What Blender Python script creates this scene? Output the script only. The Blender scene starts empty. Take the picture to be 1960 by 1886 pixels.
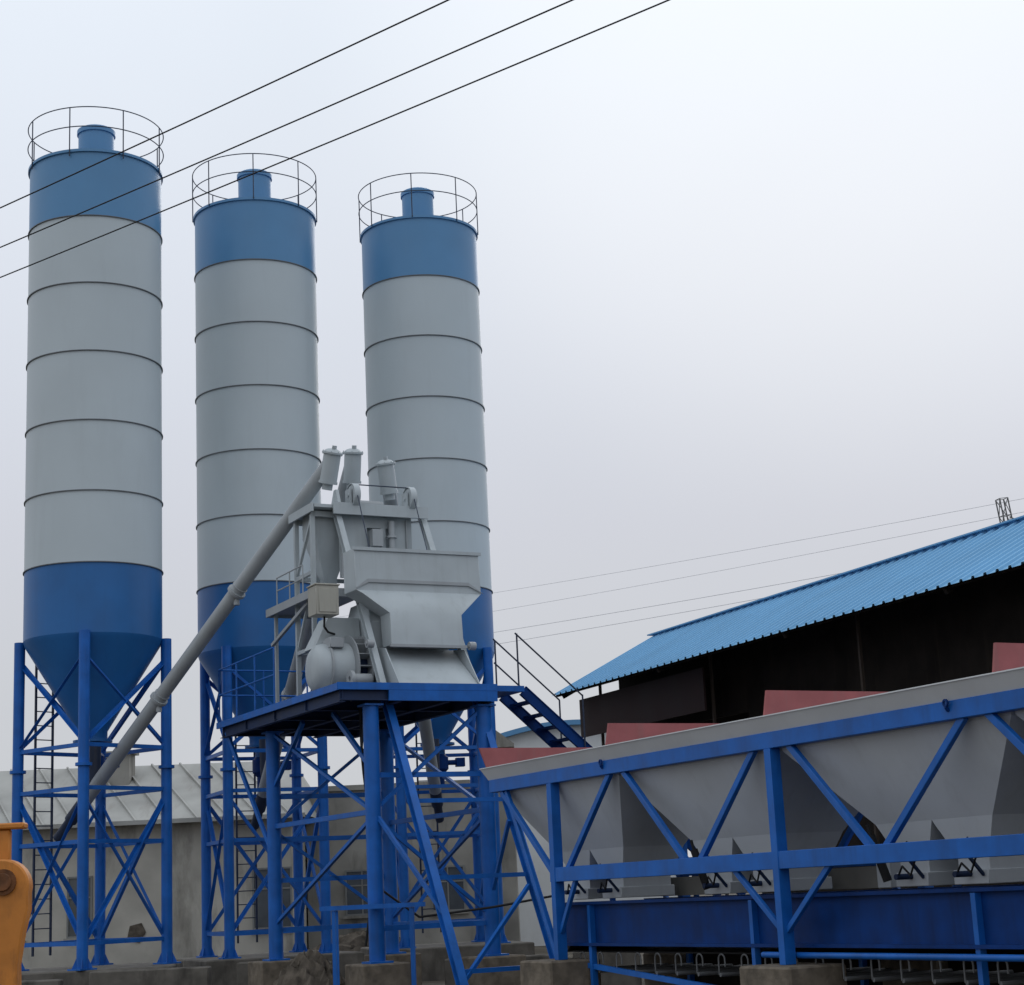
import bpy, math, random
from mathutils import Vector, Matrix
random.seed(4)
R=math.radians
scene=bpy.context.scene
COL=scene.collection

# ------------------------------------------------------------ materials
def mat(name,col,rough=0.5,var=0.12,streak=0.15,dirt=(0.10,0.085,0.07),bump=0.0,spec=0.4,scale=1.2,streakscale=(5,5,0.35),metal=0.0,bands=0.0):
    m=bpy.data.materials.new(name); m.use_nodes=True
    nt=m.node_tree; N=nt.nodes; L=nt.links
    b=N["Principled BSDF"]
    b.inputs["Roughness"].default_value=rough
    b.inputs["Specular IOR Level"].default_value=spec
    b.inputs["Metallic"].default_value=metal
    tc=N.new("ShaderNodeTexCoord")
    n1=N.new("ShaderNodeTexNoise"); n1.inputs["Scale"].default_value=scale; n1.inputs["Detail"].default_value=6
    L.new(tc.outputs["Object"],n1.inputs["Vector"])
    mp=N.new("ShaderNodeMapping"); mp.inputs["Scale"].default_value=streakscale
    L.new(tc.outputs["Object"],mp.inputs["Vector"])
    n2=N.new("ShaderNodeTexNoise"); n2.inputs["Scale"].default_value=1.0; n2.inputs["Detail"].default_value=7; n2.inputs["Roughness"].default_value=0.65
    L.new(mp.outputs[0],n2.inputs["Vector"])
    mx=N.new("ShaderNodeMixRGB"); mx.inputs[1].default_value=(*[c*(1-var) for c in col],1); mx.inputs[2].default_value=(*[min(1,c*(1+var)) for c in col],1)
    r1=N.new("ShaderNodeMapRange"); r1.inputs[1].default_value=0.3; r1.inputs[2].default_value=0.7
    L.new(n1.outputs[0],r1.inputs[0]); L.new(r1.outputs[0],mx.inputs[0])
    r2=N.new("ShaderNodeMapRange"); r2.inputs[1].default_value=0.52; r2.inputs[2].default_value=0.78; r2.inputs[3].default_value=0.0; r2.inputs[4].default_value=streak*2
    L.new(n2.outputs[0],r2.inputs[0])
    m2=N.new("ShaderNodeMixRGB"); m2.inputs[2].default_value=(*dirt,1)
    L.new(r2.outputs[0],m2.inputs[0]); L.new(mx.outputs[0],m2.inputs[1])
    last=m2.outputs[0]
    if bands>0:
        sp=N.new("ShaderNodeSeparateXYZ"); L.new(tc.outputs["Object"],sp.inputs[0])
        a=N.new("ShaderNodeMath"); a.operation='ADD'; a.inputs[1].default_value=0.95; L.new(sp.outputs[2],a.inputs[0])
        d=N.new("ShaderNodeMath"); d.operation='DIVIDE'; d.inputs[1].default_value=1.5; L.new(a.outputs[0],d.inputs[0])
        fl=N.new("ShaderNodeMath"); fl.operation='FLOOR'; L.new(d.outputs[0],fl.inputs[0])
        wn=N.new("ShaderNodeTexWhiteNoise"); wn.noise_dimensions='1D'; L.new(fl.outputs[0],wn.inputs["W"])
        mr=N.new("ShaderNodeMapRange"); mr.inputs[3].default_value=1-bands; mr.inputs[4].default_value=1+bands; L.new(wn.outputs[0],mr.inputs[0])
        ml=N.new("ShaderNodeMixRGB"); ml.blend_type='MULTIPLY'; ml.inputs[0].default_value=1; L.new(last,ml.inputs[1]); L.new(mr.outputs[0],ml.inputs[2])
        last=ml.outputs[0]
    L.new(last,b.inputs["Base Color"])
    r3=N.new("ShaderNodeMapRange"); r3.inputs[3].default_value=max(0.05,rough-0.12); r3.inputs[4].default_value=min(1,rough+0.15)
    L.new(n1.outputs[0],r3.inputs[0]); L.new(r3.outputs[0],b.inputs["Roughness"])
    if bump>0:
        bp=N.new("ShaderNodeBump"); bp.inputs["Strength"].default_value=bump; bp.inputs["Distance"].default_value=0.05
        L.new(n1.outputs[0],bp.inputs["Height"]); L.new(bp.outputs[0],b.inputs["Normal"])
    return m

M={}
M['silo_grey']=mat("silo grey paint",(0.465,0.525,0.555),0.45,0.04,0.09,dirt=(0.32,0.35,0.36),bump=0.12,scale=0.6,bands=0.035,streakscale=(2.5,2.5,0.3))
M['silo_blue_top']=mat("silo blue with painted haze",(0.090,0.245,0.45),0.40,0.08,0.08,dirt=(0.14,0.27,0.42),bump=0.12,scale=0.6,streakscale=(2.5,2.5,0.3))  # lighter copy of the silo blue: haze and sky reflection painted into the colour
M['silo_blue']=mat("silo blue paint",(0.014,0.122,0.35),0.40,0.12,0.12,dirt=(0.015,0.07,0.18),bump=0.1,scale=0.9)
M['seam']=mat("dark seam steel",(0.13,0.14,0.15),0.6,0.2,0.2)
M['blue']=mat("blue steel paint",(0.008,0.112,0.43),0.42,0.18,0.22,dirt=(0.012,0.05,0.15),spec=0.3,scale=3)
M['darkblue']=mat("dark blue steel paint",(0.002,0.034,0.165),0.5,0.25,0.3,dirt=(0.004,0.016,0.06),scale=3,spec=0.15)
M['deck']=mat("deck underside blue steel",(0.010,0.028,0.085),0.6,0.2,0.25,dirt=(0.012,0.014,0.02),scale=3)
M['rail']=mat("dark rail steel",(0.022,0.034,0.065),0.6,0.2,0.2)
M['grey']=mat("machine grey paint",(0.41,0.455,0.475),0.42,0.06,0.18,dirt=(0.23,0.24,0.24),bump=0.05,scale=2)
M['grey2']=mat("screw tube grey paint",(0.34,0.365,0.38),0.45,0.08,0.16,dirt=(0.19,0.19,0.19),scale=2)
M['bin']=mat("bin sheet grey paint",(0.50,0.53,0.555),0.5,0.07,0.14,dirt=(0.31,0.31,0.31),bump=0.08,scale=1.2)
M['rim']=mat("rim sheet light grey",(0.60,0.62,0.63),0.55,0.06,0.12,dirt=(0.44,0.43,0.41),bump=0.04,scale=1.2,streakscale=(1.5,1.5,1.5))
M['cream']=mat("cream box paint",(0.38,0.37,0.32),0.5,0.08,0.15)
M['red']=mat("faded red board",(0.34,0.105,0.105),0.75,0.12,0.25,dirt=(0.24,0.14,0.13),bump=0.1,scale=3)
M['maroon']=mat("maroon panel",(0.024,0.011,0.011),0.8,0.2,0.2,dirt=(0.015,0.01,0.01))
M['black']=mat("black rubber",(0.012,0.012,0.013),0.7,0.3,0.2,dirt=(0.03,0.03,0.03))
M['wire']=mat("cable sheath",(0.012,0.012,0.014),0.7,0.1,0.0)
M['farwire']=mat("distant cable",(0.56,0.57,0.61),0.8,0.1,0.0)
M['pylon']=mat("galvanised lattice",(0.13,0.135,0.14),0.7,0.1,0.1)
M['dark']=mat("dark brown with shed shade",(0.020,0.0165,0.0145),0.9,0.4,0.35,dirt=(0.038,0.030,0.023),scale=1.2,streakscale=(5,5,0.4),spec=0.1)  # near-black brown, the shed's interior shade is put into the colour
M['concrete']=mat("stained concrete",(0.13,0.12,0.105),0.9,0.3,0.45,dirt=(0.04,0.037,0.033),bump=0.5,scale=3,spec=0.2,streakscale=(2,2,0.6))
M['block']=mat("brownish concrete block",(0.16,0.135,0.105),0.9,0.3,0.4,dirt=(0.05,0.045,0.04),bump=0.6,scale=5,spec=0.2,streakscale=(2,2,1))
M['wall']=mat("weathered rendered wall",(0.44,0.42,0.37),0.9,0.18,0.6,dirt=(0.16,0.15,0.13),bump=0.3,scale=0.9,spec=0.2,streakscale=(1.0,1.0,0.3))
M['wall2']=mat("rendered wall grey",(0.27,0.26,0.235),0.9,0.28,0.55,dirt=(0.09,0.085,0.075),bump=0.3,scale=0.8,spec=0.2,streakscale=(1.2,1.2,0.3))
M['roofm']=mat("weathered sheet roof",(0.33,0.33,0.31),0.75,0.18,0.4,dirt=(0.22,0.20,0.18),scale=0.8,streakscale=(2,0.4,0.4))
M['roofb']=mat("blue sheet roof",(0.185,0.395,0.61),0.8,0.07,0.15,dirt=(0.13,0.30,0.48),scale=0.7,streakscale=(0.4,3,0.4),spec=0.15)
M['glass']=mat("window glass",(0.07,0.08,0.085),0.15,0.3,0.1,spec=0.6)
M['frame']=mat("window frame",(0.20,0.205,0.20),0.6,0.1,0.2)
M['orange']=mat("loader orange yellow paint",(0.52,0.19,0.03),0.55,0.15,0.5,dirt=(0.18,0.07,0.02),bump=0.1,scale=5,streakscale=(6,6,2))
M['rust']=mat("rusty steel",(0.14,0.055,0.02),0.8,0.4,0.3,bump=0.3,scale=12)
M['post']=mat("dark weathered post",(0.045,0.033,0.026),0.8,0.3,0.3)
M['ground']=mat("dirt ground",(0.10,0.088,0.07),0.95,0.35,0.3,dirt=(0.05,0.045,0.04),bump=0.6,scale=1.4,spec=0.15,streakscale=(0.4,0.4,0.4))
M['rubble']=mat("rubble soil",(0.10,0.085,0.068),0.95,0.4,0.3,bump=0.6,scale=6,spec=0.15,dirt=(0.04,0.035,0.03))

# ------------------------------------------------------------ mesh builder
class MB:
    def __init__(s): s.v=[]; s.f=[]
    def add(s,vs,fs):
        o=len(s.v); s.v+= [tuple(x) for x in vs]; s.f+=[tuple(i+o for i in f) for f in fs]
    def box(s,lo,hi):
        x0,y0,z0=lo; x1,y1,z1=hi
        s.add([(x0,y0,z0),(x1,y0,z0),(x1,y1,z0),(x0,y1,z0),(x0,y0,z1),(x1,y0,z1),(x1,y1,z1),(x0,y1,z1)],
              [(0,3,2,1),(4,5,6,7),(0,1,5,4),(1,2,6,5),(2,3,7,6),(3,0,4,7)])
    def _fr(s,p0,p1,up):
        d=(Vector(p1)-Vector(p0)).normalized(); u=Vector(up)
        if abs(d.dot(u))>0.98: u=Vector((0,1,0)) if abs(d.y)<0.9 else Vector((1,0,0))
        a=d.cross(u).normalized(); b=a.cross(d).normalized()
        return d,a,b
    def beam(s,p0,p1,w,h,up=(0,0,1)):
        d,a,b=s._fr(p0,p1,up); P0=Vector(p0);P1=Vector(p1)
        c=[(-w/2,-h/2),(w/2,-h/2),(w/2,h/2),(-w/2,h/2)]
        vs=[P0+a*x+b*y for x,y in c]+[P1+a*x+b*y for x,y in c]
        s.add(vs,[(0,3,2,1),(4,5,6,7),(0,1,5,4),(1,2,6,5),(2,3,7,6),(3,0,4,7)])
    def angle(s,p0,p1,w=0.07,t=0.008,up=(0,0,1)):
        d,a,b=s._fr(p0,p1,up); P0=Vector(p0);P1=Vector(p1)
        c=[(0,0),(w,0),(w,t),(t,t),(t,w),(0,w)]
        vs=[P0+a*(x-w/2)+b*(y-w/2) for x,y in c]+[P1+a*(x-w/2)+b*(y-w/2) for x,y in c]
        fs=[tuple(range(6))[::-1],tuple(range(6,12))]+[(i,(i+1)%6,(i+1)%6+6,i+6) for i in range(6)]
        s.add(vs,fs)
    def chan(s,p0,p1,w,h,t=0.012,up=(0,0,1)):
        d,a,b=s._fr(p0,p1,up); P0=Vector(p0);P1=Vector(p1)
        c=[(-w/2,-h/2),(w/2,-h/2),(w/2,-h/2+t),(t/2,-h/2+t),(t/2,h/2-t),(w/2,h/2-t),(w/2,h/2),(-w/2,h/2),(-w/2,h/2-t),(-t/2,h/2-t),(-t/2,-h/2+t),(-w/2,-h/2+t)]
        n=len(c)
        vs=[P0+a*x+b*y for x,y in c]+[P1+a*x+b*y for x,y in c]
        fs=[(i,(i+1)%n,(i+1)%n+n,i+n) for i in range(n)]
        fs+=[(0,1,2,11),(3,4,9,10),(5,6,7,8)]
        fs+=[(12,13,14,23),(15,16,21,22),(17,18,19,20)]
        s.add(vs,fs)
    def tube(s,p0,p1,r,n=12,r1=None,cap=True):
        if r1 is None: r1=r
        d,a,b=s._fr(p0,p1,(0,0,1)); P0=Vector(p0);P1=Vector(p1)
        vs=[];
        for P,rr in((P0,r),(P1,r1)):
            for i in range(n):
                t=2*math.pi*i/n; vs.append(P+(a*math.cos(t)+b*math.sin(t))*rr)
        fs=[(i,(i+1)%n,(i+1)%n+n,i+n) for i in range(n)]
        if cap: fs+=[tuple(range(n))[::-1],tuple(range(n,2*n))]
        s.add(vs,fs)
    def path(s,pts,r,n=6):
        for i in range(len(pts)-1): s.tube(pts[i],pts[i+1],r,n)
    def rev(s,prof,n=48,c=(0,0,0),closed=False,axis='z'):
        vs=[]
        for (r,z) in prof:
            for i in range(n):
                t=2*math.pi*i/n
                if axis=='z': vs.append((c[0]+r*math.cos(t),c[1]+r*math.sin(t),c[2]+z))
                elif axis=='x': vs.append((c[0]+z,c[1]+r*math.cos(t),c[2]+r*math.sin(t)))
                else: vs.append((c[0]+r*math.cos(t),c[1]+z,c[2]+r*math.sin(t)))
        k=len(prof); fs=[]
        for j in range(k-1 if not closed else k):
            j2=(j+1)%k
            for i in range(n): fs.append((j*n+i,j*n+(i+1)%n,j2*n+(i+1)%n,j2*n+i))
        s.add(vs,fs)
    def ring(s,Rr,z,r,n=56,m=6,c=(0,0,0),axis='z'):
        s.rev([(Rr+r*math.cos(2*math.pi*k/m),z+r*math.sin(2*math.pi*k/m)) for k in range(m)],n,c,True,axis)
    def loft(s,rings,cap0=True,cap1=True):
        n=len(rings[0]); vs=[p for r in rings for p in r]; fs=[]
        for j in range(len(rings)-1):
            for i in range(n): fs.append((j*n+i,j*n+(i+1)%n,(j+1)*n+(i+1)%n,(j+1)*n+i))
        if cap0: fs.append(tuple(range(n))[::-1])
        if cap1: fs.append(tuple(range((len(rings)-1)*n,len(rings)*n)))
        s.add(vs,fs)
    def prism(s,poly,ext):
        e=Vector(ext); n=len(poly)
        s.loft([[Vector(p) for p in poly],[Vector(p)+e for p in poly]])
    def obj(s,name,m,parent=None,smooth=True,bevel=0,label=None):
        me=bpy.data.meshes.new(name); me.from_pydata(s.v,[],s.f); me.update()
        import bmesh
        bm=bmesh.new(); bm.from_mesh(me); bmesh.ops.recalc_face_normals(bm,faces=bm.faces); bm.to_mesh(me); bm.free()
        if smooth:
            me.shade_smooth(); me.set_sharp_from_angle(angle=R(35))
        me.materials.append(M[m] if isinstance(m,str) else m)
        o=bpy.data.objects.new(name,me); COL.objects.link(o)
        if parent: o.parent=parent
        if bevel>0:
            bv=o.modifiers.new("bevel",'BEVEL'); bv.width=bevel; bv.segments=1; bv.limit_method='ANGLE'
        if label: o["label"]=label
        return o
def rect(x0,x1,y0,y1,z): return [(x0,y0,z),(x1,y0,z),(x1,y1,z),(x0,y1,z)]
def thing(name,label,cat,loc=(0,0,0),rot=0,group=None):
    e=bpy.data.objects.new(name,None); COL.objects.link(e); e.location=loc; e.rotation_euler=(0,0,rot)
    e.empty_display_size=0.3
    e["label"]=label; e["category"]=cat
    if group: e["group"]=group
    return e
def tag(o,label,cat,group=None):
    o["label"]=label; o["category"]=cat
    if group:o["group"]=group
    return o
def copy_thing(e,loc,rot,label):
    c=e.copy(); COL.objects.link(c); c.location=loc; c.rotation_euler=(0,0,rot); c["label"]=label
    def rec(src,dst):
        for ch in list(src.children):
            k=ch.copy(); COL.objects.link(k); k.parent=dst; rec(ch,k)
            if ch.name.startswith(("guard_rail","dust_filter")): k.location.z+=0.11
    rec(e,c)
    return c

# ------------------------------------------------------------ ground
GZ=-0.7
g=MB(); 
g.add([(-1500,-200,GZ),(1500,-200,GZ),(1500,3000,GZ),(-1500,3000,GZ)],[(0,1,2,3)])
o=g.obj("ground","ground",smooth=False); o["kind"]="structure"

# ------------------------------------------------------------ silo
SR=1.42
S1=(-8.91,36.9); S2=(-5.84,40.0); S3=(-2.01,41.6)
silo=thing("cement_silo","tall blue and grey cement silo feeding the longest screw conveyor","silo",(*S1,0),R(52),"cement silos in a row")
b=MB(); b.rev([(SR,8.05),(SR,15.55)],96)
shell=b.obj("silo_shell","silo_grey",silo)
for k in range(6):
    b=MB()
    z=8.05+1.5*k
    b.rev([(SR-0.01,z-0.012),(SR+0.028,z-0.012),(SR+0.028,z+0.006),(SR-0.01,z+0.006)],96,closed=True)
    b.obj("flange_seam","seam",silo)
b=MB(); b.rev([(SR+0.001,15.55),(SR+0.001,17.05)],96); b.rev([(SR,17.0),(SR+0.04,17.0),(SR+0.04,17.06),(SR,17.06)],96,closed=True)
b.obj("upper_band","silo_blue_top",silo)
b=MB(); b.rev([(SR+0.001,6.6),(SR+0.001,8.05)],96)
b.obj("lower_band","silo_blue",silo)
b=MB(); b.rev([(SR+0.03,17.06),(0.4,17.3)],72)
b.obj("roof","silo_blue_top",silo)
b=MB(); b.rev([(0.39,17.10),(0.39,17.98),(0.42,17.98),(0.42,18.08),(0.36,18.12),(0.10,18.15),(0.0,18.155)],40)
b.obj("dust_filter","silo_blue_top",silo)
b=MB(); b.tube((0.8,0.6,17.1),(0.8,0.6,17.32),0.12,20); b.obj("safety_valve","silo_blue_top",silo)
b=MB(); b.rev([(SR+0.001,6.6),(SR-0.03,6.5),(0.30,4.72),(0.30,4.55),(0.40,4.55),(0.40,4.50),(0.17,4.5),(0.17,4.0)],72)
b.obj("hopper_cone","silo_blue",silo)
b=MB(); b.rev([(0.16,4.3),(0.24,4.22),(0.24,3.95),(0.14,3.85),(0.14,3.6)],24)
b.tube((0.1,0,4.1),(0.5,0,4.1),0.06); b.box((0.42,-0.1,4.0),(0.62,0.1,4.2))
b.obj("outlet_valve","darkblue",silo)
b=MB()
HR=SR+0.05
for z in (17.57,18.02): b.ring(HR,z,0.012,72)
for k in range(8):
    t=2*math.pi*(k+0.65)/8
    b.tube((HR*math.cos(t),HR*math.sin(t),16.90),(HR*math.cos(t),HR*math.sin(t),18.02),0.013,8)
b.obj("guard_rail","rail",silo)
LR=1.5
L4=[(LR*math.cos(R(45+90*k)),LR*math.sin(R(45+90*k))) for k in range(4)]
for k,(x,y) in enumerate(L4):
    b=MB(); b.tube((x,y,0.03),(x,y,6.62),0.112,20)
    for z in (3.95,): b.rev([(0.11,z-0.03),(0.165,z-0.03),(0.165,z+0.03),(0.11,z+0.03)],20,(x,y,0),True)
    b.box((x-0.2,y-0.2,0.0),(x+0.2,y+0.2,0.03))
    for a in range(4):
        t=R(45+90*a); dx,dy=math.cos(t),math.sin(t)
        b.prism([(x+dx*0.1,y+dy*0.1,0.03),(x+dx*0.2,y+dy*0.2,0.03),(x+dx*0.1,y+dy*0.1,0.25)],(-dy*0.012,dx*0.012,0))
    b.obj("leg","blue",silo)
b=MB()
for k in range(4):
    A=L4[k];B=L4[(k+1)%4]
    mx,my=(A[0]+B[0])/2,(A[1]+B[1])/2; n=Vector((mx,my,0)).normalized()*0.02
    for z in (0.5,2.45,3.5,4.35):
        b.beam((A[0],A[1],z),(B[0],B[1],z),0.05,0.08)
    b.angle((A[0]+n.x,A[1]+n.y,0.5),(B[0]+n.x,B[1]+n.y,3.4),0.08)
    b.angle((A[0]-n.x,A[1]-n.y,3.4),(B[0]-n.x,B[1]-n.y,0.5),0.08)
    b.angle((A[0]+n.x,A[1]+n.y,4.4),(B[0]+n.x,B[1]+n.y,6.2),0.08)
    b.angle((A[0]-n.x,A[1]-n.y,6.2),(B[0]-n.x,B[1]-n.y,4.4),0.08)
b.obj("cross_bracing","blue",silo)
b=MB()
for x in (-0.22,0.22): b.beam((x,1.62,0.25),(x,1.62,17.9),0.04,0.04)
z=0.5
while z<17.6: b.tube((-0.22,1.62,z),(0.22,1.62,z),0.013,6); z+=0.3
for k in range(9):
    z=6.8+k*1.2
    b.beam((-0.22,1.62,z),(-0.22,1.40,z),0.03,0.03); b.beam((0.22,1.62,z),(0.22,1.40,z),0.03,0.03)
b.obj("ladder","rail",silo)
copy_thing(silo,(*S2,0),R(23),"blue and grey cement silo standing behind the mixer platform")
copy_thing(silo,(*S3,0),R(13),"blue and grey cement silo rising behind the grey skip hopper")

# ------------------------------------------------------------ concrete footings
def block(name,c,s,label,m='concrete',grp="concrete foundation blocks",rot=0,top=0.0,bottom=GZ):
    b=MB(); b.box((-s[0]/2,-s[1]/2,bottom-top),(s[0]/2,s[1]/2,0))
    o=b.obj(name,m,smooth=False,bevel=0.025); o.location=(c[0],c[1],top); o.rotation_euler=(0,0,rot)
    tag(o,label,"concrete block",grp)
    return o
for (x,y,r) in ((*S1,52),(*S2,23),(*S3,13)):
    block("foundation_slab",(x,y),(3.4,3.4),"stained concrete slab carrying the silo legs",rot=R(r-45 if r==52 else r),top=0.0,grp="silo foundation slabs",bottom=GZ-0.05)

# ------------------------------------------------------------ mixing plant frame
YAW=R(27.7); OX,OY=-2.63,30.0
E1=Vector((math.cos(YAW),math.sin(YAW),0)); E2=Vector((-math.sin(YAW),math.cos(YAW),0))
def W(p,q,z=0): 
    v=Vector((OX,OY,0))+E1*p+E2*q; return (v.x,v.y,z)
st=thing("concrete_mixing_station","grey concrete mixer tower on blue steel platform with skip track","concrete mixing plant",(OX,OY,0),YAW)
PZ=4.6
DL=-0.58; DQ=6.1; DRR=2.32
b=MB()
b.box((DL,-0.25,PZ-0.06),(DRR,DQ,PZ))
for q in (-0.2,1.4,3.0,4.6,5.95): b.chan((DL+0.02,q,PZ-0.17),(DRR-0.05,q,PZ-0.17),0.12,0.20)
for p in (DL+0.06,0.5,1.4,DRR-0.08): b.chan((p,-0.24,PZ-0.19),(p,DQ-0.02,PZ-0.19),0.11,0.22)
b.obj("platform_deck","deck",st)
b=MB()
b.box((DL-0.04,-0.30,PZ-0.10),(DRR+0.03,-0.26,PZ+0.02)); b.box((DL-0.05,-0.29,PZ-0.11),(DL-0.01,DQ+0.05,PZ+0.01)); 
b.box((0.3,-0.305,PZ-0.28),(DRR+0.02,-0.262,PZ-0.105))
b.box((DRR+0.04,-0.25,PZ-0.10),(2.9,0.75,PZ+0.0))
b.obj("platform_edge_beam","blue",st)
LG=((0.08,0),(2.2,0),(0.0,4.65),(2.2,4.3))
for (p,q) in LG:
    b=MB(); b.tube((p,q,0.08),(p,q,PZ-0.32),0.135,20); b.box((p-0.2,q-0.2,0.05),(p+0.2,q+0.2,0.08)); b.box((p-0.17,q-0.17,PZ-0.345),(p+0.17,q+0.17,PZ-0.315))
    b.obj("leg","blue",st)
def brace(a,c,w=0.06,h=0.06):
    b=MB(); b.beam(a,c,w,h); b.obj("brace","blue",st)
for (A,B,zs) in ((LG[0],LG[2],(2.5,)),(LG[1],LG[3],(0.6,2.5)),(LG[2],LG[3],(0.6,1.5,2.25,3.05)),(LG[0],LG[1],(0.6,3.1))):
    for z in zs: brace((A[0],A[1],z),(B[0],B[1],z),0.06,0.085)
    brace((A[0],A[1],2.5),(B[0],B[1],4.25)); brace((A[0],A[1],2.42),(B[0],B[1],0.7))
brace((0.08,0,3.2),(0.04,1.6,PZ-0.3),0.07,0.08); brace((0,4.65,3.2),(0,3.0,PZ-0.3),0.07,0.08)
brace((-0.02,4.6,1.9),(-0.5,5.9,PZ-0.2),0.06,0.07)
# skip track
SL=1.80
def rz(q): return PZ+SL*(q-0.4)
for p in (0.5,2.24):
    b=MB(); b.chan((p,-2.9,rz(-2.9)),(p,0.33,rz(0.33)),0.13,0.16,0.015,up=(0,1,0)); 
    b.obj("lower_track_rail","blue",st)
    b=MB(); b.chan((p,0.34,rz(0.34)),(p,2.42,rz(2.42)),0.11,0.13,0.015,up=(0,1,0)); b.obj("upper_track_rail","grey",st)
for q in (-2.2,-1.4,-0.7):
    b=MB(); b.beam((0.5,q,rz(q)),(2.15,q,rz(q)),0.07,0.07); b.obj("track_cross_member","blue",st)
brace((2.15,-0.9,rz(-0.9)),(2.2,0,1.0)); brace((0.5,-1.7,rz(-1.7)),(0.1,0,2.5)); brace((0.5,-2.3,rz(-2.3)),(2.15,-1.5,rz(-1.5)))
# skip hopper
b=MB()
b.loft([rect(0.26,2.72,0.98,1.50,7.18),rect(0.26,2.72,0.93,1.48,6.42),rect(0.34,2.62,0.84,1.42,6.35),rect(0.76,2.16,0.62,1.05,5.97),rect(0.76,2.16,0.58,0.98,5.40)],True,False)
b.obj("skip_hopper","grey",st,bevel=0.006)
b=MB()
b.prism([(0.22,0.905,6.42),(0.48,0.905,6.62),(2.46,0.905,6.62),(2.76,0.905,6.42),(2.46,0.905,6.56),(0.50,0.905,6.56)],(0,0.018,0)); b.obj("hopper_stiffener","grey2",st)
b=MB(); b.box((0.22,0.945,7.14),(2.76,0.975,7.20)); b.obj("hopper_stiffener","grey",st)
b=MB(); b.box((0.72,0.53,5.36),(2.20,0.575,5.41)); b.obj("hopper_stiffener","grey2",st)
b=MB()
b.prism([(0.66,0.02,4.62),(0.66,0.04,4.60),(0.66,1.05,5.37),(0.66,1.03,5.39)],(1.50,0,0)); b.obj("discharge_chute","grey",st)
for p in (0.64,2.17):
    b=MB(); b.prism([(p,0.02,4.64),(p,0.60,5.34),(p,1.05,5.40),(p,1.05,4.64)],(0.018,0,0)); b.obj("chute_cheek","grey",st)
b=MB(); b.loft([rect(0.62,2.14,1.16,2.4,4.62),rect(0.62,2.14,1.16,2.4,5.9),rect(0.75,2.1,1.6,2.4,6.35)]); b.obj("mixer_housing","grey",st,bevel=0.006)
for p in (0.38,2.36):
    for q,z in ((0.66,5.42),(1.35,6.5)):
        b=MB(); b.tube((p-0.06,q,z),(p+0.06,q,z),0.075,18); b.tube((p-0.08,q,z),(p+0.08,q,z),0.035,12); b.obj("skip_roller","grey2",st)
# mixer
MQ,MZ=1.55,5.08
b=MB(); b.rev([(0.0,-0.40),(0.20,-0.395),(0.34,-0.36),(0.42,-0.29),(0.45,-0.18),(0.465,0.28)],56,(0,MQ,MZ),axis='x')
b.obj("mixer_drum","grey",st)
b=MB(); b.box((-0.30,MQ-0.40,4.605),(0.28,MQ+0.40,4.72)); b.obj("mixer_base","grey2",st,bevel=0.008)
b=MB(); b.rev([(0.455,-0.15),(0.495,-0.15),(0.495,-0.12),(0.455,-0.12)],56,(0,MQ,MZ),True,'x'); b.obj("shell_band","grey2",st)
b=MB(); b.loft([rect(-0.30,0.60,MQ+0.0,MQ+0.55,MZ+0.38),rect(0.0,0.60,MQ+0.1,MQ+0.55,MZ+0.95)]); b.obj("mixer_cover","grey",st,bevel=0.008)
b=MB(); b.box((-0.16,MQ-0.40,MZ+0.34),(0.10,MQ-0.12,MZ+0.52)); b.obj("inspection_hatch","grey2",st,bevel=0.01)
b=MB(); b.rev([(0.38,0.30),(0.38,0.60)],40,(0,MQ,MZ),axis='x'); b.obj("mixer_core","deck",st)
for x in (0.30,0.56):
    b=MB(); b.rev([(0.36,x-0.015),(0.60,x-0.015),(0.60,x+0.015),(0.36,x+0.015)],56,(0.0,MQ,MZ),True,'x'); b.obj("mixer_flange","grey2",st)
for k in range(16):
    t=2*math.pi*k/16; c,s_=math.cos(t),math.sin(t)
    if s_<-0.85: continue
    b=MB(); b.beam((0.317,MQ+0.48*c,MZ+0.48*s_),(0.543,MQ+0.48*c,MZ+0.48*s_),0.02,0.19,up=(0,c,s_)); b.obj("mixer_rib","grey2",st)
b=MB(); b.tube((0.12,0.85,4.82),(0.46,0.85,4.82),0.10,20); b.rev([(0.05,-0.06),(0.15,-0.06),(0.15,0.0),(0.05,0.0)],24,(0.12,0.85,4.82),True,'x'); b.box((0.15,0.75,4.60),(0.42,0.95,4.74)); b.obj("drive_motor","grey2",st)
b=MB(); b.box((-0.45,1.05,5.98),(-0.02,1.45,6.5)); b.box((-0.47,1.03,6.5),(0.0,1.47,6.53)); b.box((-0.40,1.035,6.02),(-0.07,1.05,6.45)); 
b.obj("control_box","cream",st,bevel=0.008)
b=MB(); b.path([(-0.2,1.3,5.98),(-0.22,1.28,5.8),(-0.1,1.4,5.72),(0.1,1.6,5.72)],0.02,8); b.obj("electric_cable","black",st)
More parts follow.
